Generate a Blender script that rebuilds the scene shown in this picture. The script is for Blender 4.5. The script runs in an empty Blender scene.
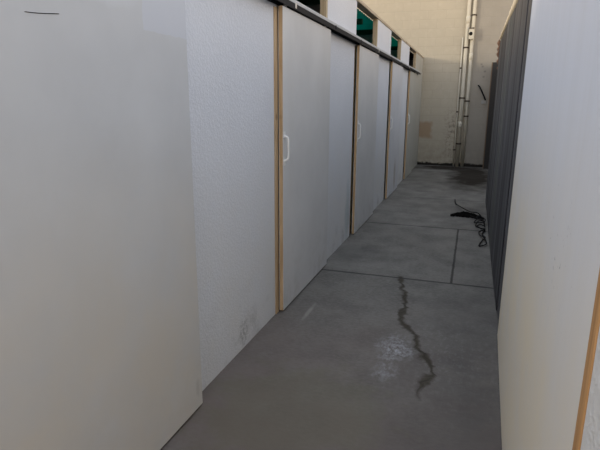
import bpy, bmesh, math, random
from mathutils import Vector, Matrix, noise as mnoise
random.seed(7)
S = bpy.context.scene
COL = S.collection

# ------------------------------------------------------------------ helpers
def link(o, parent=None):
    COL.objects.link(o)
    if parent is not None:
        o.parent = parent
    return o

def props(o, label=None, cat=None, group=None, kind=None):
    if label: o["label"] = label
    if cat: o["category"] = cat
    if group: o["group"] = group
    if kind: o["kind"] = kind
    return o

def empty(name, loc=(0, 0, 0), rotz=0.0, **k):
    o = bpy.data.objects.new(name, None)
    o.empty_display_size = .2
    o.location = loc
    o.rotation_euler = (0, 0, rotz)
    link(o)
    return props(o, **k)

def obj(name, bm, mat, parent=None, smooth=False, bevel=0.0, seg=2, loc=None):
    me = bpy.data.meshes.new(name)
    bmesh.ops.recalc_face_normals(bm, faces=bm.faces)
    bm.to_mesh(me); bm.free()
    for mm in (mat if isinstance(mat, (list, tuple)) else [mat]):
        me.materials.append(mm)
    if smooth:
        for p in me.polygons: p.use_smooth = True
    o = bpy.data.objects.new(name, me)
    if loc is not None: o.location = loc
    link(o, parent)
    if bevel:
        b = o.modifiers.new("bevel", "BEVEL"); b.width = bevel; b.segments = seg; b.limit_method = 'ANGLE'
    return o

def box(bm, x0, x1, y0, y1, z0, z1):
    v = [bm.verts.new((x, y, z)) for x in (x0, x1) for y in (y0, y1) for z in (z0, z1)]
    for f in ((0, 1, 3, 2), (4, 6, 7, 5), (0, 4, 5, 1), (2, 3, 7, 6), (0, 2, 6, 4), (1, 5, 7, 3)):
        bm.faces.new([v[i] for i in f])
    return bm

def bx(*a):
    return box(bmesh.new(), *a)

def tube(bm, pts, r, n=10, cap=True):
    pts = [Vector(p) for p in pts]
    rings = []
    up = None
    for i, p in enumerate(pts):
        t = (pts[min(i + 1, len(pts) - 1)] - pts[max(i - 1, 0)]).normalized()
        if up is None:
            up = t.orthogonal().normalized()
        up = (up - t * up.dot(t))
        up = up.normalized() if up.length > 1e-6 else t.orthogonal().normalized()
        s = t.cross(up)
        rr = r[i] if isinstance(r, (list, tuple)) else r
        rings.append([bm.verts.new(p + (up * math.cos(a) + s * math.sin(a)) * rr)
                      for a in (2 * math.pi * k / n for k in range(n))])
    for a, b in zip(rings, rings[1:]):
        for k in range(n):
            bm.faces.new((a[k], a[(k + 1) % n], b[(k + 1) % n], b[k]))
    if cap:
        bm.faces.new(rings[0][::-1]); bm.faces.new(rings[-1])
    return bm

def spline(pts, k=8):
    pts = [Vector(p) for p in pts]
    P = [pts[0]] + pts + [pts[-1]]
    out = []
    for i in range(1, len(P) - 2):
        a, b, c, d = P[i - 1], P[i], P[i + 1], P[i + 2]
        for j in range(k):
            t = j / k
            out.append(.5 * ((2 * b) + (c - a) * t + (2 * a - 5 * b + 4 * c - d) * t * t + (3 * b - a - 3 * c + d) * t ** 3))
    out.append(pts[-1])
    return out

# ------------------------------------------------------------------ node materials
class NT:
    def __init__(s, name):
        s.m = bpy.data.materials.new(name); s.m.use_nodes = True
        s.t = s.m.node_tree; s.t.nodes.clear()
        s.out = s.t.nodes.new("ShaderNodeOutputMaterial")
        s.b = s.t.nodes.new("ShaderNodeBsdfPrincipled")
        s.t.links.new(s.b.outputs[0], s.out.inputs[0])
        s.pos = s.t.nodes.new("ShaderNodeNewGeometry").outputs["Position"]
    def set(s, sock, v):
        if hasattr(v, "is_linked"): s.t.links.new(v, sock)
        elif v is not None:
            if isinstance(v, (tuple, list)) and len(v) == 3 and sock.type == 'RGBA': v = (*v, 1)
            sock.default_value = v
    def math(s, op, a, b=None, c=None, clamp=False):
        n = s.t.nodes.new("ShaderNodeMath"); n.operation = op; n.use_clamp = clamp
        for i, v in enumerate((a, b, c)):
            if v is not None: s.set(n.inputs[i], v)
        return n.outputs[0]
    def vmath(s, op, a, b=None):
        n = s.t.nodes.new("ShaderNodeVectorMath"); n.operation = op
        s.set(n.inputs[0], a)
        if b is not None: s.set(n.inputs[1], b)
        return n.outputs["Value"] if op in ("LENGTH", "DISTANCE", "DOT_PRODUCT") else n.outputs["Vector"]
    def sep(s, v=None):
        n = s.t.nodes.new("ShaderNodeSeparateXYZ"); s.set(n.inputs[0], v or s.pos)
        return n.outputs
    def noise(s, scale, detail=3, rough=.55, vec=None, stretch=None, dist=0):
        v = vec or s.pos
        if stretch: v = s.vmath("MULTIPLY", v, stretch)
        n = s.t.nodes.new("ShaderNodeTexNoise")
        n.inputs["Scale"].default_value = scale; n.inputs["Detail"].default_value = detail
        n.inputs["Roughness"].default_value = rough; n.inputs["Distortion"].default_value = dist
        s.set(n.inputs["Vector"], v)
        return n.outputs["Fac"]
    def rng(s, v, a, b, c=0., d=1.):
        n = s.t.nodes.new("ShaderNodeMapRange"); n.clamp = True
        s.set(n.inputs["Value"], v)
        for k, x in zip(("From Min", "From Max", "To Min", "To Max"), (a, b, c, d)): s.set(n.inputs[k], x)
        return n.outputs[0]
    def mix(s, f, a, b, mode='MIX'):
        n = s.t.nodes.new("ShaderNodeMix"); n.data_type = 'RGBA'; n.blend_type = mode
        s.set(n.inputs[0], f); s.set(n.inputs[6], a); s.set(n.inputs[7], b)
        return n.outputs[2]
    def bump(s, h, strength=.3, dist=.01, prev=None):
        n = s.t.nodes.new("ShaderNodeBump"); n.inputs["Strength"].default_value = strength
        n.inputs["Distance"].default_value = dist; s.set(n.inputs["Height"], h)
        if prev is not None: s.set(n.inputs["Normal"], prev)
        return n.outputs[0]
    def blob(s, c, r, warp=.0, wscale=6, soft=.5):
        """1 inside an ellipsoid at c with radii r, fading to 0 across the outer part; edge warped by noise."""
        d = s.vmath("LENGTH", s.vmath("DIVIDE", s.vmath("SUBTRACT", s.pos, c), r))
        if warp: d = s.math("ADD", d, s.math("MULTIPLY", s.math("SUBTRACT", s.noise(wscale, 4, .6), .5), warp))
        return s.rng(d, 1 - soft, 1 + soft * .3, 1, 0)
    def fin(s, color=None, rough=None, normal=None, spec=None, metal=None):
        for k, v in (("Base Color", color), ("Roughness", rough), ("Normal", normal), ("Specular IOR Level", spec), ("Metallic", metal)):
            if v is not None: s.set(s.b.inputs[k], v)
        return s.m

def plain(name, c, rough=.6, spec=.4, metal=0, var=.0, scale=20):
    n = NT(name)
    col = n.mix(n.noise(scale), tuple(x * (1 - var) for x in c), tuple(x * (1 + var) for x in c)) if var else c
    return n.fin(col, rough, None, spec, metal)

# ------------------------------------------------------------------ materials
def floor_mat():
    n = NT("worn_concrete")
    x, y, z = n.sep()
    flat = n.vmath("MULTIPLY", n.pos, (1, 1, 0))
    big = n.noise(.55, 3, .5, flat); mid = n.noise(3.2, 5, .6, flat); fine = n.noise(42, 5, .75, flat, (.7, 1.3, 1))
    col = n.mix(n.rng(big, .35, .65), (.126, .119, .106), (.182, .175, .159))
    col = n.mix(n.rng(mid, .40, .66, 0, .7), col, (.088, .083, .075))
    col = n.mix(n.rng(fine, .50, .36, 0, .35), col, (.060, .055, .050))
    col = n.mix(n.rng(fine, .47, .66, 0, .42), col, (.215, .208, .195))
    # browner tone on the slab by the entrance end
    br = n.math("MULTIPLY", n.rng(y, 4.0, 2.2), n.rng(n.noise(1.3, 4, .6, flat), .3, .6, .4, 1))
    col = n.mix(n.math("MULTIPLY", br, .85), col, (.138, .108, .096))
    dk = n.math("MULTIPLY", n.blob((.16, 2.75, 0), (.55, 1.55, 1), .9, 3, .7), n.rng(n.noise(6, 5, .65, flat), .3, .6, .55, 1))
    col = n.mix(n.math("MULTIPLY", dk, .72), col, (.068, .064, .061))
    # olive/moss blotches
    col = n.mix(n.math("MULTIPLY", n.blob((-.75, 2.1, 0), (.5, .5, 1), 1.9, 6, .3), .3), col, (.115, .112, .060))
    # old oil and water stains near the end wall, dirt along its foot
    st = n.math("MAXIMUM", n.blob((.05, 11.3, 0), (.55, 2.1, 1), 1.2, 2.5), n.blob((-.45, 12.55, 0), (1.0, .5, 1), 1.0, 3))
    col = n.mix(n.math("MULTIPLY", st, .84), col, (.022, .017, .013))
    st2 = n.math("MAXIMUM", n.blob((.05, 7.3, 0), (.30, .5, 1), 1.2, 4), n.blob((-1.05, 4.95, 0), (.35, .3, 1), 1.4, 5))
    col = n.mix(n.math("MULTIPLY", st2, .4), col, (.045, .044, .043))
    # pale scuffed patch and scratches
    scr = n.noise(34, 6, .75, flat, (1.0, .6, 1))
    wp = n.math("MULTIPLY", n.math("MAXIMUM", n.blob((-.355, 2.96, 0), (.115, .17, 1), 1.8, 7, .9), n.math("MULTIPLY", n.blob((-.37, 2.66, 0), (.07, .16, 1), 1.8, 7, .9), .5)), n.rng(scr, .42, .60))
    wp = n.math("ADD", wp, n.math("MULTIPLY", n.blob((-.02, 3.0, 0), (.5, .7, 1), 1.4, 3, .9), n.rng(scr, .5, .7, 0, .22)), clamp=True)
    col = n.mix(n.math("MULTIPLY", wp, .78), col, (.40, .41, .43))
    mk = n.blob((-1.04, 3.33, 0), (.018, .17, 1), .9, 18, .5)
    col = n.mix(n.math("MULTIPLY", mk, .4), col, (.33, .32, .28))
    # wandering crack with damp olive-brown edges
    P = [(-.505, 4.325), (-.495, 4.285), (-.455, 4.08), (-.43, 3.974), (-.39, 3.759), (-.38, 3.585), (-.385, 3.45), (-.366, 3.348), (-.296, 3.274),
         (-.233, 3.135), (-.224, 3.01), (-.167, 2.912), (-.117, 2.818), (-.113, 2.716), (-.149, 2.622), (-.163, 2.524), (-.166, 2.452)]
    wob = n.t.nodes.new("ShaderNodeTexNoise"); wob.inputs["Scale"].default_value = 13; wob.inputs["Detail"].default_value = 3
    n.set(wob.inputs["Vector"], flat)
    q = n.vmath("ADD", flat, n.vmath("MULTIPLY", n.vmath("SUBTRACT", wob.outputs["Color"], (.5, .5, .5)), (.10, .10, 0)))
    qx, qy, _ = n.sep(q)
    dmin = None
    for a, b in zip(P, P[1:]):
        ex, ey = b[0] - a[0], b[1] - a[1]; L2 = ex * ex + ey * ey
        ax = n.math("SUBTRACT", qx, a[0]); ay = n.math("SUBTRACT", qy, a[1])
        t = n.math("DIVIDE", n.math("ADD", n.math("MULTIPLY", ax, ex), n.math("MULTIPLY", ay, ey)), L2, clamp=True)
        dx = n.math("SUBTRACT", ax, n.math("MULTIPLY", t, ex)); dy = n.math("SUBTRACT", ay, n.math("MULTIPLY", t, ey))
        d = n.math("SQRT", n.math("ADD", n.math("MULTIPLY", dx, dx), n.math("MULTIPLY", dy, dy)))
        dmin = d if dmin is None else n.math("MINIMUM", dmin, d)
    wid = n.rng(n.noise(7, 3, .6, flat), .3, .7, .014, .036)
    edge = n.rng(dmin, n.math("MULTIPLY", wid, .4), n.math("MULTIPLY", wid, 1.25), 1, 0)
    core = n.rng(dmin, .003, .011, 1, 0)
    fade = n.rng(qy, 2.42, 2.6, .25, 1)
    col = n.mix(n.math("MULTIPLY", n.math("MULTIPLY", edge, fade), .92), col, (.030, .023, .012))
    col = n.mix(n.math("MULTIPLY", n.math("MULTIPLY", core, fade), .45), col, (.024, .020, .014))
    # slab joints
    jw = n.math("MULTIPLY", n.math("SUBTRACT", n.noise(9, 2, .5, flat), .5), .012)
    jn = None
    for j, s_ in ((4.30, 1), (6.33, .9), (8.33, .6), (10.35, .35)):
        dj = n.math("ABSOLUTE", n.math("SUBTRACT", n.math("ADD", y, jw), j))
        k = n.rng(dj, .008, .020 + .003 * (j - 4), s_, 0)
        jn = k if jn is None else n.math("MAXIMUM", jn, k)
    dl = n.math("ABSOLUTE", n.math("ADD", n.math("ADD", x, jw), .071))
    lon = n.math("MULTIPLY", n.rng(dl, .007, .013, 1, 0), n.math("MULTIPLY", n.math("GREATER_THAN", y, 4.3), n.math("LESS_THAN", y, 6.33)))
    jn = n.math("MAXIMUM", jn, lon)
    col = n.mix(n.math("MULTIPLY", jn, .9), col, (.016, .016, .016))
    h = n.math("SUBTRACT", n.math("ADD", n.math("MULTIPLY", mid, .35), n.math("MULTIPLY", fine, .25)), n.math("MULTIPLY", n.math("MAXIMUM", jn, core), .9))
    nor = n.bump(h, .35, .006)
    rough = n.math("ADD", n.rng(mid, .3, .7, .55, .75), n.math("MULTIPLY", st, .25))
    return n.fin(col, rough, nor, n.math("MULTIPLY", n.math("SUBTRACT", 1.0, n.math("MULTIPLY", st, .98)), .3))

def plaster_mat(name, c, lump=55, strength=.5, scuff=True):
    n = NT(name)
    x, y, z = n.sep()
    a = n.noise(lump, 3, .55); b = n.noise(lump * .45, 3, .6)
    h = n.math("ADD", n.rng(a, .42, .62), n.math("MULTIPLY", b, .6))
    col = n.mix(n.rng(n.noise(1.1, 3), .3, .7), tuple(k * .95 for k in c), tuple(k * 1.04 for k in c))
    col = n.mix(n.rng(a, .52, .68, 0, .35), col, tuple(min(1, k * 1.16) for k in c))
    lowz = n.math("MULTIPLY", n.rng(z, 1.5, .4), n.rng(n.noise(2.4, 4, .6), .3, .6, .5, 1))
    col = n.mix(n.math("MULTIPLY", lowz, .85), col, (c[0] * 1.03, c[1] * .985, c[2] * .90))  # warmer light low on the wall, painted into the plaster colour
    if scuff:
        low = n.math("MULTIPLY", n.rng(z, .45, .02), n.rng(n.noise(5, 5, .65), .52, .7))
        col = n.mix(n.math("MULTIPLY", low, .45), col, (.30, .29, .26))
        sc = n.math("MULTIPLY", n.blob((-1.27, 2.66, .10), (.3, .07, .10), 1.6, 14), n.rng(n.noise(40, 4, .7), .42, .6))
        col = n.mix(n.math("MULTIPLY", sc, .55), col, (.20, .20, .18))
        # faint bluish-green smear low on the second bay
        sg = n.blob((-1.27, 5.42, .28), (.3, .13, .36), 1.0, 6)
        col = n.mix(n.math("MULTIPLY", sg, .4), col, (.30, .40, .42))
    return n.fin(col, .62, n.bump(h, strength, .004), .3)

def leaf_mat(name, c, extra=None):
    n = NT(name)
    x, y, z = n.sep()
    v = n.noise(2.2, 4, .55); s_ = n.noise(3, 3, .5, None, (1, 1.4, .25))
    col = n.mix(n.rng(v, .3, .7), tuple(k * .94 for k in c), tuple(k * 1.05 for k in c))
    col = n.mix(n.rng(s_, .5, .75, 0, .35), col, (c[0] * .88, c[1] * .87, c[2] * .82))
    hand = n.math("MULTIPLY", n.rng(z, .55, .05), n.rng(n.noise(7, 5, .6), .5, .68))
    col = n.mix(n.math("MULTIPLY", hand, .30), col, (c[0] * .62, c[1] * .6, c[2] * .52))
    if extra: col = extra(n, col, x, y, z)
    return n.fin(col, .5, n.bump(n.noise(160, 2), .06, .001), .35)

LEAF = (.655, .645, .63)
def near_marks_low_light(n, col, x, y, z):
    w = n.math("MULTIPLY", n.math("SUBTRACT", n.noise(30, 3), .5), .02)
    m = n.math("MULTIPLY", n.math("GREATER_THAN", n.math("ADD", y, w), 1.715), n.math("MULTIPLY", n.math("GREATER_THAN", n.math("ADD", z, w), 1.76), n.math("LESS_THAN", z, 3)))
    col = n.mix(n.math("MULTIPLY", m, .45), col, (.62, .65, .73))
    m2 = n.blob((-1.19, 1.5, 1.86), (.3, .2, .05), 1.4, 8)
    col = n.mix(n.math("MULTIPLY", m2, .5), col, (.68, .70, .73))
    m3 = n.math("MULTIPLY", n.rng(z, 1.45, .5), n.rng(n.noise(2.6, 4, .6), .3, .62, .35, 1))
    col = n.mix(n.math("MULTIPLY", m3, .8), col, (.64, .585, .50))  # warm low light put into the colour of the leaf's lower half
    m4 = n.blob((-1.19, 1.98, .12), (.3, .02, .05), 1.2, 20)
    return n.mix(n.math("MULTIPLY", m4, .25), col, (.30, .26, .20))

def third_marks(n, col, x, y, z):
    m = n.blob((-1.22, 8.75, .3), (.3, .12, .28), 1.2, 7)
    return n.mix(n.math("MULTIPLY", m, .6), col, (.34, .28, .22))

def timber_mat(name, c, dark, axis=2):
    n = NT(name)
    st = [9, 9, 9]; st[axis] = .5
    g = n.noise(6, 4, .6, None, tuple(st), .6)
    col = n.mix(n.rng(g, .35, .65), c, dark)
    kn = n.t.nodes.new("ShaderNodeTexVoronoi"); kn.inputs["Scale"].default_value = 3.2
    n.set(kn.inputs["Vector"], n.pos)
    col = n.mix(n.rng(kn.outputs["Distance"], .04, .11, .85, 0), col, tuple(k * .28 for k in dark))
    return n.fin(col, .65, n.bump(g, .2, .002), .25)

def back_wall_mat():
    n = NT("painted_blockwork")
    x, y, z = n.sep()
    br = n.t.nodes.new("ShaderNodeTexBrick")
    cmb = n.t.nodes.new("ShaderNodeCombineXYZ"); n.set(cmb.inputs[0], x); n.set(cmb.inputs[1], z)
    n.set(br.inputs["Vector"], cmb.outputs[0])
    br.inputs["Scale"].default_value = 1; br.inputs["Brick Width"].default_value = .4; br.inputs["Row Height"].default_value = .2
    br.inputs["Mortar Size"].default_value = .010; br.inputs["Mortar Smooth"].default_value = .6
    br.inputs["Color1"].default_value = (.425, .388, .312, 1); br.inputs["Color2"].default_value = (.41, .376, .304, 1)
    br.inputs["Mortar"].default_value = (.385, .352, .285, 1)
    v = n.noise(1.6, 5, .6); f = n.noise(8, 5, .65)
    col = n.mix(n.rng(v, .35, .7, 0, .45), br.outputs["Color"], (.37, .34, .28))
    col = n.mix(n.rng(f, .5, .75, 0, .4), col, (.50, .46, .385))
    # squarish brown patch where the paint has come away
    w = n.math("MULTIPLY", n.math("SUBTRACT", n.noise(11, 4, .6), .5), .16)
    dx = n.math("ABSOLUTE", n.math("ADD", x, 1.15)); dz = n.math("ABSOLUTE", n.math("SUBTRACT", z, .86))
    d = n.math("MAXIMUM", dx, dz)
    pm = n.rng(n.math("ADD", d, w), .15, .22, 1, 0)
    col = n.mix(n.math("MULTIPLY", pm, .75), col, (.30, .205, .125))
    # dirty splashes low down and around the pipes
    low = n.math("MULTIPLY", n.rng(z, 1.0, .05), n.rng(f, .42, .66))
    col = n.mix(n.math("MULTIPLY", low, .6), col, (.20, .175, .13))
    bl = n.math("MULTIPLY", n.blob((-.45, 13, .75), (.22, 1, .7), 1.4, 5), n.rng(n.noise(14, 4, .7), .48, .6))
    col = n.mix(n.math("MULTIPLY", bl, .7), col, (.14, .12, .10))
    # small screw holes above the bracket
    for c in ((.10, 13, 2.33), (.16, 13, 2.22), (.07, 13, 2.38), (.14, 13, 2.10)):
        col = n.mix(n.math("MULTIPLY", n.blob(c, (.03, 1, .025), .5, 30), .8), col, (.07, .05, .04))
    # greyer tone right of the pipes
    gr = n.math("MULTIPLY", n.rng(n.math("ADD", x, n.math("MULTIPLY", n.math("SUBTRACT", f, .5), .05)), -.15, -.11), .7)
    col = n.mix(gr, col, n.mix(n.rng(v, .3, .7), (.20, .19, .175), (.27, .255, .235)))
    # black line along the foot, ragged upper edge
    foot = n.rng(n.math("ADD", z, n.math("MULTIPLY", n.math("SUBTRACT", n.noise(9, 4, .7), .5), .14)), .055, .085, 1, 0)
    col = n.mix(foot, col, (.018, .016, .014))
    h = n.math("ADD", n.math("MULTIPLY", br.outputs["Fac"], -.6), n.math("MULTIPLY", f, .5))
    return n.fin(col, .8, n.bump(h, .35, .006), .2)

def dark_mat():
    n = NT("dark_grey_steel")
    x, y, z = n.sep()
    cmb = n.t.nodes.new("ShaderNodeCombineXYZ"); n.set(cmb.inputs[1], y); n.set(cmb.inputs[2], n.math("MULTIPLY", z, .05))
    s1 = n.noise(2.6, 4, .65, cmb.outputs[0]); s2 = n.noise(11, 3, .6, cmb.outputs[0])
    col = n.mix(n.rng(s1, .40, .60), (.011, .011, .014), (.058, .059, .068))
    col = n.mix(n.rng(s2, .52, .66, 0, .85), col, (.12, .12, .128))
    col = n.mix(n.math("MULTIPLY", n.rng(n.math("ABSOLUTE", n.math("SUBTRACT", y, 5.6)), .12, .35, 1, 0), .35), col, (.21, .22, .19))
    return n.fin(col, n.rng(s1, .35, .65, .62, .40), n.bump(n.math("ADD", s1, n.math("MULTIPLY", s2, .35)), .30, .035), .25)

def white_board_mat():
    n = NT("white_board_paint")
    x, y, z = n.sep()
    cmb = n.t.nodes.new("ShaderNodeCombineXYZ"); n.set(cmb.inputs[1], y); n.set(cmb.inputs[2], n.math("MULTIPLY", z, .07)); n.set(cmb.inputs[0], x)
    s1 = n.noise(9, 4, .6, cmb.outputs[0]); s2 = n.noise(38, 3, .6, cmb.outputs[0])
    c = (.56, .56, .555)
    col = n.mix(n.rng(s1, .35, .7), (.695, .722, .785), (.67, .695, .75))
    col = n.mix(n.rng(s2, .55, .75, 0, .25), col, (.62, .62, .62))
    col = n.mix(n.math("MULTIPLY", n.rng(z, 1.55, .75), n.rng(n.noise(2.5, 4, .6), .25, .6, .6, 1)), col, (.80, .715, .56))  # lower board tinted to stand in for warm light near the floor
    mk = n.math("MULTIPLY", n.blob((.25, 1.35, 1.15), (.3, .28, .16), .8, 6, .9), n.rng(n.noise(45, 3, .6), .66, .71))
    col = n.mix(n.math("MULTIPLY", mk, .8), col, (.22, .20, .19))
    return n.fin(col, .55, n.bump(n.math("ADD", s2, n.noise(70, 2)), .12, .002), .35)

def green_mat(name, c, t=.5):
    n = NT(name)
    x, y, z = n.sep()
    v = n.noise(5, 3)
    col = n.mix(n.rng(v, .3, .7), c, tuple(k * .8 for k in c))
    tr = n.t.nodes.new("ShaderNodeBsdfTranslucent"); n.set(tr.inputs[0], col)
    mx = n.t.nodes.new("ShaderNodeMixShader"); mx.inputs[0].default_value = t
    n.fin(col, .5, None, .3)
    n.t.links.new(n.b.outputs[0], mx.inputs[1]); n.t.links.new(tr.outputs[0], mx.inputs[2])
    n.t.links.new(mx.outputs[0], n.out.inputs[0])
    return n.m

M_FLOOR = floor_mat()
M_PLASTER = plaster_mat("textured_white_plaster", (.685, .702, .74), 76, .30)
M_PLASTER_R = plaster_mat("textured_white_plaster_plain", (.70, .695, .68), 60, .4, False)
M_LEAF = leaf_mat("grey_white_door_paint", LEAF)
M_LEAF0 = leaf_mat("grey_white_door_paint_marked", (.58, .588, .595), near_marks_low_light)
M_LEAF3 = leaf_mat("grey_white_door_paint_scuffed", (.66, .66, .68), third_marks)
M_LEAF4 = leaf_mat("shaded_end_paint", (.47, .455, .40))  # creamier, darker tone stands for the shade by the end wall
M_TIMBER = timber_mat("raw_pine", (.58, .43, .27), (.42, .285, .155))
M_PINE = timber_mat("orange_pine", (.57, .325, .14), (.40, .21, .08))
M_PALE = timber_mat("pale_pine", (.52, .43, .30), (.42, .33, .21))
M_RAIL = timber_mat("pale_pine_rail", (.50, .43, .33), (.40, .33, .23), 1)
M_BACK = back_wall_mat()
M_DARK = dark_mat()
M_BOARD = white_board_mat()
M_BLACK = plain("black_rubber", (.008, .008, .009), .75, .12)
M_RAG = plain("charred_black_cloth", (.006, .0055, .005), 1.0, 0.0, 0, .4, 30)
M_TRACK = plain("pale_galvanised_steel", (.52, .55, .58), .42, .5, .25, .12, 14)
M_CHAN = plain("dark_channel_steel", (.010, .012, .016), .6, .2, 0, .2, 10)
M_ZINC = plain("bright_zinc", (.70, .70, .70), .3, .5, .8)
M_HANDLE = plain("white_plastic", (.80, .80, .78), .35, .5)
M_PIPE = plain("cream_painted_pipe", (.50, .475, .40), .5, .4, 0, .14, 7)
M_RUST = plain("rusty_iron", (.05, .035, .028), .7, .3, .3, .3, 40)
M_SUNLIT_FOAM = plain("sunlit_foam", (.62, .52, .37), .9, .1, 0, .25, 40)
M_TORN = plain("torn_brown_insulation", (.27, .17, .12), .9, .1, 0, .6, 22)
M_SOOT = plain("sooty_steel", (.034, .032, .031), .6, .2)
M_EDGE = plain("brown_edging", (.16, .115, .08), .7, .2, 0, .2, 9)
M_GREEN = green_mat("teal_green_sheet", (.02, .36, .30), .7)
M_GREEN2 = green_mat("bright_teal_green_sheet", (.02, .38, .29), .7)
M_GDARK = green_mat("deep_green_sheet", (.012, .09, .055), .5)
M_DK = plain("soot_dark_sheet", (.02, .02, .02), .8)
M_STALL = plain("grey_store_board", (.30, .30, .29), .8, .2, 0, .1, 3)

# ------------------------------------------------------------------ setting: floor, end wall
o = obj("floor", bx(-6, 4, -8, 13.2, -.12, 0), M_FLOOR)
props(o, "worn grey concrete corridor floor with slab joints and a dark crack", "floor", kind="structure")
o = obj("wall_back", bx(-6, 4, 13.0, 13.2, 0, 7), M_BACK)
props(o, "beige painted block wall closing the far end of the corridor", "wall", kind="structure")

# ------------------------------------------------------------------ left partition: panels, studs, rails
XW = -1.255                      # corridor face of the partition
TH = .052                       # its thickness
POST = [.84, 3.205, 5.555, 7.93, 10.20]
OPEN = [(p + .055, e) for p, e in zip(POST, (2.06, 4.43, 6.82, 9.06, 11.42))]
HW, HO0, HO1 = 2.57, 2.165, 2.532
wl = empty("wall_left", (XW, 0, 0), label="long white textured partition with timber studs on the left of the corridor", cat="wall", kind="structure")
def wl_part(name, x0, x1, y0, y1, z0, z1, m, bev=.002):
    return obj(name, bx(x0 - XW, x1 - XW, y0, y1, z0, z1), m, wl, bevel=bev)
segs = [(-.9, POST[0])] + [(OPEN[i][1] + .05, POST[i + 1]) for i in range(4)] + [(OPEN[4][1] + .05, 12.995)]
for i, (a, b) in enumerate(segs):
    wl_part("plaster_panel", XW - TH, XW, a, b, 0, 2.535, M_PLASTER if i < 5 else M_LEAF4)
for i, (a, b) in enumerate(OPEN):
    s = wl_part("stud", XW - TH - .03, XW + (.006 if i < 2 else -.022), POST[i] + .001, a if i < 2 else a + .11, 0, 2.09, M_TIMBER)
    wl_part("plaster_panel", XW - TH, XW, POST[i] + .001, a, 2.092, 2.535, M_PLASTER)
    wl_part("stud", XW - TH - .004, XW - .002, b, b + .049, 0, 2.534, M_PALE)
    wl_part("lintel_rail", XW - TH, XW + .001, a + .001, b - .001, 2.10, HO0, M_RAIL)
wl_part("top_rail", XW - TH - .03, XW + .008, -.9, 12.995, 2.536, HW, M_RAIL, .003)

# unseen stall shells added behind the partition to keep light out
o = obj("wall_unseen_inner", bx(-3.7, -3.62, -.9, 12.99, 0, 2.5), M_STALL)
props(o, "unseen grey board wall added behind the stalls to keep light out", "wall", kind="structure")
for i, y in enumerate((.55, 2.95, 5.35, 7.75, 10.05, 12.4)):
    o = obj("partition_%d" % (i + 1), bx(-3.61, XW - TH - .035, y, y + .05, 0, 2.5), M_STALL)
    props(o, "unseen grey board divider added between two stalls to keep light out", "partition", group="unseen stall dividers", kind="structure")

# green roof sheets over the stalls, seen through the transom openings
def roof_sheet(y0, y1, m, label):
    t = empty("roof_sheet", (-3.6, y0, 2.505), label=label, cat="roof sheet", group="sheets roofing the stalls")
    bm = bmesh.new()
    w, L = 3.6 + XW - TH - .036, y1 - y0
    n = int(L / .02)
    rows = []
    for k in range(n + 1):
        yy = L * k / n
        zz = .012 * math.sin(yy / .11 * 2 * math.pi)
        rows.append([bm.verts.new((x, yy, zz + .02)) for x in (0, w * .5, w)])
    for a, b in zip(rows, rows[1:]):
        for k in range(2): bm.faces.new((a[k], a[k + 1], b[k + 1], b[k]))
    s = obj("sheet", bm, m, t, True)
    sm = s.modifiers.new("thick", "SOLIDIFY"); sm.thickness = .003
    for yy in (.15, L * .5, L - .2):
        obj("batten", bx(.02, w - .06, yy, yy + .045, -.06, .004), M_GDARK if m is not M_DK else M_DK, t, bevel=.002)
    return t
roof_sheet(3.02, 5.34, M_GDARK, "dark green roof sheet behind the first opening above the handled door")
roof_sheet(5.42, 7.74, M_GREEN, "teal green roof sheet behind the widest opening above the track")
roof_sheet(7.82, 10.04, M_GREEN2, "brighter teal roof sheet behind the small third opening above the track")
roof_sheet(10.12, 12.39, M_DK, "black roof sheet behind the last opening near the end wall")

# ------------------------------------------------------------------ sliding doors
LEAFH = 2.086
def make_door(face_m, label, W=1.178):
    t = empty("sliding_door", label=label, cat="door", kind="thing", group="sliding stall doors")
    # local frame: x = 0 corridor face, thickness towards -x; y along the wall; z = 0 at the underside
    f = bmesh.new()
    box(f, -.028, -.003, 0, .045, 0, LEAFH); box(f, -.028, -.003, W - .045, W, 0, LEAFH)
    box(f, -.028, -.003, .045, W - .045, 0, .06); box(f, -.028, -.003, .045, W - .045, LEAFH - .06, LEAFH)
    obj("timber_frame", f, M_TIMBER, t)
    obj("face_sheet", bx(-.003, 0, .001, W, .001, LEAFH), face_m, t, bevel=.001, seg=1)
    obj("rear_sheet", bx(-.031, -.028, .001, W, .001, LEAFH), M_LEAF, t)
    h = bmesh.new()
    tube(h, spline([(-.001, .04, 1.262), (.014, .04, 1.258), (.024, .042, 1.250), (.028, .043, 1.23), (.028, .043, 1.18), (.028, .043, 1.128),
                    (.024, .042, 1.106), (.014, .04, 1.098), (-.001, .04, 1.094)], 5), .0075, 10)
    hd = obj("handle", h, M_HANDLE, t, True)
    hd.location.y = -.014
    for zc in (1.272, 1.084):
        pl = bx(0, .004, .026, .054, zc - .022, zc + .022)
        tube(pl, [(.003, .04, zc + (.012 if zc > 1.2 else -.012)), (.0065, .04, zc + (.012 if zc > 1.2 else -.012))], .004, 8)
        obj("mount_plate", pl, M_HANDLE, hd, bevel=.001)
    for yc in (.09, W - .12):
        b = bmesh.new()
        box(b, -.018, -.014, yc - .02, yc + .02, LEAFH - .08, LEAFH + .034)
        hg = obj("hanger", b, M_ZINC, t, bevel=.001)
        r = bmesh.new()
        tube(r, [(-.024, yc, LEAFH + .016), (-.008, yc, LEAFH + .016)], .011, 14)
        tube(r, [(-.008, yc, LEAFH + .016), (.005, yc, LEAFH + .016)], .005, 8)
        obj("roller", r, M_ZINC, hg, True)
    return t
def copy_tree(o, parent=None):
    c = o.copy(); COL.objects.link(c)
    if parent is not None: c.parent = parent
    for ch in [k for k in ALL[o.name]]: copy_tree(ch, c)
    return c
door = make_door(M_LEAF, "grey-white sliding door with a white D-handle, its full height in view")
door.location = (-1.212, 3.258, .014)
ALL = {}
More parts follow.
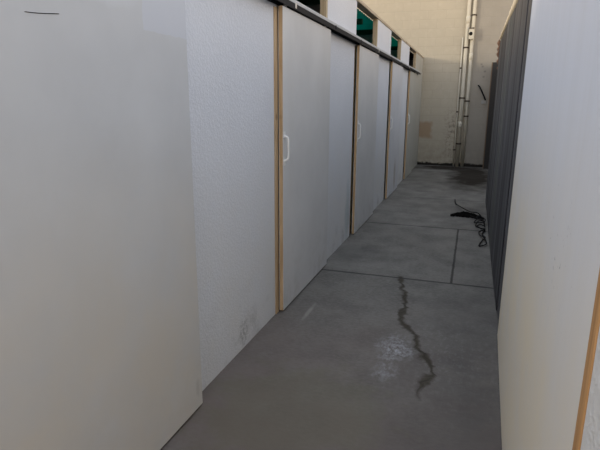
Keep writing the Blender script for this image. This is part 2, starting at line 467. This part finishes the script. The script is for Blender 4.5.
for q in list(COL.objects): ALL[q.name] = [k for k in COL.objects if k.parent == q]
def other(x, y, z, label, m=None):
    r = copy_tree(door); r.location = (x, y, z); r["label"] = label
    if m:
        for ch in COL.objects:
            if ch.parent == r and ch.name.startswith("face_sheet"):
                ch.data = ch.data.copy(); ch.data.materials[0] = m
    return r
d0 = other(-1.190, .842, .012, "large smooth grey door leaf filling the near left foreground, with a black slot up high", M_LEAF0)
other(-1.216, 5.635, .012, "second sliding door beyond the near handled one, dark gap along its tan edge")
other(-1.217, 8.01, .012, "narrow-looking third sliding door with a brown scuff low on it, before the last one", M_LEAF3)
other(-1.219, 10.28, .012, "sliding door farthest along, next to the end wall, coloured as if in shade", M_LEAF4)
# finger slot gouged in the near leaf
g = bmesh.new()
tube(g, spline([(0, .328, 1.7255), (.0004, .36, 1.7275), (.0004, .395, 1.7310), (.0004, .425, 1.7350), (0, .458, 1.7395)], 5), [.0003] + [.0012] * 19 + [.0003], 6)
obj("slot", g, M_BLACK, d0, True, loc=(0, 0, 0))
# timber latch block on the third door
# ------------------------------------------------------------------ door track
tr = empty("door_track", (XW, 0, 2.1), label="long steel sliding-door track running along the left partition above the doors", cat="track")
Y0, Y1 = -.85, 11.95
obj("back_rail", bx(.0065, .0085, Y0, Y1, .003, .070), M_CHAN, tr)
c = bmesh.new()
box(c, .009, .056, Y0, Y1, .041, .0445); box(c, .052, .056, Y0, Y1, .008, .041); box(c, .009, .012, Y0, Y1, .012, .041)
obj("channel", c, M_CHAN, tr)
obj("cover_strip", bx(.009, .056, Y0, Y1, .045, .070), M_TRACK, tr, bevel=.003)
for k in range(12):
    y = .25 + 1.07 * k
    bb = bx(.0572, .0595, y, y + .03, .016, .050)
    tube(bb, [(.059, y + .015, .028), (.062, y + .015, .028)], .005, 8)
    obj("bracket", bb, M_ZINC if k % 3 == 0 else M_CHAN, tr)

# ------------------------------------------------------------------ right side
wr = empty("wall_right", (.268, 0, 0), label="dark grey steel-clad partition on the right running to the end wall", cat="wall", kind="structure")
YS = [3.0, 3.77, 5.02, 6.3, 7.3, 8.3]
for i, (a, b) in enumerate(zip(YS, YS[1:])):
    off = (.006, 0, 0, .003, .006)[i]
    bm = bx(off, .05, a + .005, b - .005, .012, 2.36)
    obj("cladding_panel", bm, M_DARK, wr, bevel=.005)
obj("backing_board", bx(.05, .085, 3.0, 8.29, 0, 2.36), M_STALL, wr)
bm = bmesh.new()
rows = []
for k in range(111):
    u = k / 110; y = 3.0 + 5.31 * u
    lo = 2.315 + .085 * min(1, max(0, (y - 5.0) / 2.6)) + .016 * mnoise.noise((y * 7, 2, 0)) + .01 * mnoise.noise((y * 23, 5, 0))  # sunlit wedge on the partition top is built into the foam's shape
    hi = 2.438 + .010 * mnoise.noise((y * 6, 7, 0)) + .008 * mnoise.noise((y * 19, 9, 0))
    ox = -.006 + .006 * mnoise.noise((y * 11, 4, 0))
    rows.append([bm.verts.new(v) for v in ((ox + .004, y, lo), (ox, y, (lo + hi) / 2), (ox + .004, y, hi - .006), (ox + .014, y, hi), (.09, y, hi - .004), (.09, y, lo))])
for a, b in zip(rows, rows[1:]):
    for k in range(6): bm.faces.new((a[k], a[(k + 1) % 6], b[(k + 1) % 6], b[k]))
bm.faces.new(rows[0]); bm.faces.new(rows[-1][::-1])
props(obj("sunlit_foam_edge", bm, M_SUNLIT_FOAM, wr, True), "ragged beige foam edge and sunlit band along the top of the dark partition")
bm = bmesh.new()
pr = random.Random(3)
for zz, rr, xx in ((2.35, .030, -.004), (2.27, .036, .006), (2.20, .03, .0), (2.10, .034, .012), (2.0, .026, .02)):
    tube(bm, [(xx + pr.uniform(-.01, .01), 8.295, zz + .05), (xx, 8.33, zz + .01), (xx + .012, 8.335, zz - .03), (xx + .01, 8.30, zz - .06)], [.004, rr, rr * .8, .004], 9)
obj("torn_insulation", bm, M_TORN, wr, True)
obj("end_post", bx(.040, .16, 12.72, 12.86, 0, 2.40), M_SOOT, wr, bevel=.004)
obj("post_edging", bx(.022, .0395, 12.72, 12.86, .0, 2.40), M_EDGE, wr, bevel=.002)
o = obj("wall_unseen_right", bx(.72, .80, 3.0, 12.99, 0, 2.5), M_STALL)  # unseen wall, added close in to darken the far end
props(o, "unseen grey board wall added behind the dark partition to cut light", "wall", kind="structure")

wb = empty("wall_front_right", (.2625, 3.36, 0), math.radians(-1.25), label="white painted board partition on the near right with a pine edge strip", cat="wall", kind="structure")
# local: y negative towards the camera
obj("white_board", bx(0, .035, -2.495, 0, .006, 2.6), M_BOARD, wb, bevel=.002)
obj("pine_strip", bx(-.004, .035, -2.538, -2.497, 0, 2.6), M_PINE, wb, bevel=.003)
obj("plaster_panel", bx(-.001, .035, -4.3, -2.54, 0, 2.6), M_PLASTER_R, wb)

# ------------------------------------------------------------------ pipes and fittings on the end wall
def pipe(name, x, r, z1, m, label, coup=(), clamps=(), dy=.0):
    t = empty(name, (x, 13.0 - r - .02 - dy, 0), label=label, cat="pipe", group="pipes on the end wall")
    obj("pipe_run", tube(bmesh.new(), [(0, 0, z) for z in (.0, z1 * .3, z1 * .6, z1)], r, 18), m, t, True)
    for zc in coup:
        obj("coupling", tube(bmesh.new(), [(0, 0, zc - .075), (0, 0, zc - .07), (0, 0, zc + .07), (0, 0, zc + .075)], [r * 1.02, r * 1.16, r * 1.16, r * 1.02], 18), M_PIPE, t, True)
    for zc in clamps:
        bm = tube(bmesh.new(), [(0, 0, zc - .016), (0, 0, zc + .016)], r * 1.08, 18)
        box(bm, -r * 1.5, r * 1.5, r * .7, r + .017 + dy, zc - .016, zc + .016)
        obj("clamp", bm, M_RUST, t)
    return t
pipe("downpipe", -.300, .042, 6.2, M_PIPE, "left of the two thick cream pipes rising up the end wall", (1.0, 3.35), (.55, 1.62, 2.75))
pipe("downpipe", -.178, .038, 6.2, M_PIPE, "right of the two thick cream pipes rising up the end wall", (2.55,), (1.2, 1.55, 3.45))
pipe("conduit", -.385, .016, 2.98, M_PIPE, "thin conduit beside the left cream pipe on the end wall", (), (.4, 1.3, 2.3))
t = empty("junction_box", (-.205, 12.892, 2.92), label="small pale box with a dark round hole fixed over the pipes", cat="junction box")
obj("housing", bx(-.055, .055, -.055, 0.0, 0, .24), M_PIPE, t, bevel=.008)
obj("lid_band", bx(-.059, .059, -.06, .0, .225, .25), M_RUST, t, bevel=.002)
obj("knockout_hole", tube(bmesh.new(), [(-.012, -.052, .12), (-.012, -.058, .12)], .04, 18), M_BLACK, t, True)
t = empty("wall_bracket", (.16, 12.99, 1.52), label="dark bent bar sticking out of a small bracket on the end wall", cat="bracket")
obj("plate", bx(-.02, .085, -.012, .009, -.03, .05), M_STALL, t, bevel=.003)
obj("bar", tube(bmesh.new(), spline([(.06, -.012, .06), (.045, -.05, .10), (-.03, -.06, .25), (-.085, -.06, .345), (-.125, -.05, .39)], 6), .017, 10), M_BLACK, t, True)

# ------------------------------------------------------------------ things on the floor
Z = .008
pth = [(-.18, 8.333), (-.151, 7.913), (-.039, 7.416), (.058, 7.2), (.161, 7.079), (.225, 6.922), (.235, 6.63), (.182, 6.604), (.15, 6.56), (.19, 6.438),
       (.235, 6.357), (.201, 6.137), (.231, 6.005), (.197, 5.81), (.163, 5.60), (.236, 5.656), (.218, 5.862), (.18, 6.02), (.165, 6.18), (.232, 6.30), (.19, 6.38), (.13, 6.48), (.16, 6.72), (.22, 6.78)]
pts = [(x, y, Z + .010 * (k % 3 == 1) + (.016 if k > 14 else 0) + (.046 if 2 <= k <= 4 else 0)) for k, (x, y) in enumerate(pth)]
pts2 = [(.06, 7.0, Z + .02), (.12, 6.9, Z + .02), (.17, 7.0, Z + .03), (.215, 6.86, Z + .03), (.15, 6.78, Z + .03), (.11, 6.66, Z + .01), (.16, 6.56, Z + .03), (.225, 6.60, Z + .035), (.24, 6.80, Z + .03), (.19, 6.92, Z + .035), (.14, 6.84, Z + .03), (.205, 6.70, Z + .04), (.235, 6.45, Z + .01)]
o = obj("cable", tube(bmesh.new(), spline(pts + [(x, y, z + .012) for x, y, z in pts2[::-1]], 8), .0068, 8), M_BLACK, None, True)
props(o, "tangled black cable lying along the foot of the dark right wall", "cable")
bm = bmesh.new()
nx, ny = 46, 12
rows = []
for i in range(nx + 1):
    u = i / nx; row = []
    cx = -.20 + .43 * u; cy = 7.10 + .13 * math.sin(u * 3.0) - .16 * u * u
    wv = (.04 + .095 * math.sin(math.pi * min(1, u * 1.05)) ** .8) * (1 + .5 * mnoise.noise((u * 9, 3.1, 0)))
    for j in range(ny + 1):
        v = j / ny * 2 - 1
        hgt = .004 + .035 * (1 - v * v) * (.35 + .65 * math.sin(math.pi * u)) * (1 + .7 * mnoise.noise((u * 14, v * 2.5, 5)))
        row.append(bm.verts.new((cx, cy + v * wv * (1 + .35 * mnoise.noise((u * 22, v, 1))), max(.003, hgt))))
    rows.append(row)
for a, b in zip(rows, rows[1:]):
    for k in range(ny): bm.faces.new((a[k], a[k + 1], b[k + 1], b[k]))
o = obj("rag", bm, M_RAG, None, True)
so = o.modifiers.new("thick", "SOLIDIFY"); so.thickness = .004; so.offset = 1
props(o, "crumpled black rag lying flat on the concrete near the dark wall", "rag")

# ------------------------------------------------------------------ light
w = bpy.data.worlds.new("hall_daylight"); S.world = w; w.use_nodes = True
bg = w.node_tree.nodes["Background"]
wn = w.node_tree
tc = wn.nodes.new("ShaderNodeTexCoord"); sx = wn.nodes.new("ShaderNodeSeparateXYZ"); mr = wn.nodes.new("ShaderNodeMapRange"); mc = wn.nodes.new("ShaderNodeMix")
mc.data_type = 'RGBA'
wn.links.new(tc.outputs["Generated"], sx.inputs[0]); wn.links.new(sx.outputs[2], mr.inputs["Value"]); wn.links.new(mr.outputs[0], mc.inputs[0])
mr.inputs["From Min"].default_value = 0; mr.inputs["From Max"].default_value = .7
mc.inputs[6].default_value = (1.30, 1.0, .68, 1); mc.inputs[7].default_value = (.80, .90, 1.06, 1)
wn.links.new(mc.outputs[2], bg.inputs[0]); bg.inputs[1].default_value = 1.55
sun = bpy.data.lights.new("low_sun", 'SUN'); sun.energy = 1.25; sun.angle = math.radians(5); sun.color = (1.0, .86, .64)
so = bpy.data.objects.new("low_sun", sun); COL.objects.link(so)
d = Vector((1, .8, -.16)).normalized()
so.rotation_euler = d.to_track_quat('-Z', 'Y').to_euler(); so.location = (-8, -5, 6)

# ------------------------------------------------------------------ camera
F = 507.5128
Rm = [[0.9480956899251227, 0.3179403121264096, 0.00534047473233609], [0.07961013470722822, -0.22107000660596854, -0.9720032297431597], [-0.30785839146806193, 0.9219772286256305, -0.23490679151207886]]
cam = bpy.data.cameras.new("camera"); cam.sensor_width = 36; cam.lens = F / 600 * 36; cam.clip_start = .02
co = bpy.data.objects.new("camera", cam); COL.objects.link(co)
r, dn, f = (Vector(v) for v in Rm)
co.matrix_world = Matrix(((r.x, -dn.x, -f.x, 0), (r.y, -dn.y, -f.y, 0), (r.z, -dn.z, -f.z, 1.5), (0, 0, 0, 1)))
S.camera = co
vs = S.view_settings
S.display_settings.display_device = 'sRGB'
vs.view_transform = 'Standard'; vs.look = 'None'; vs.gamma = 1; vs.use_curve_mapping = False; vs.exposure = 0
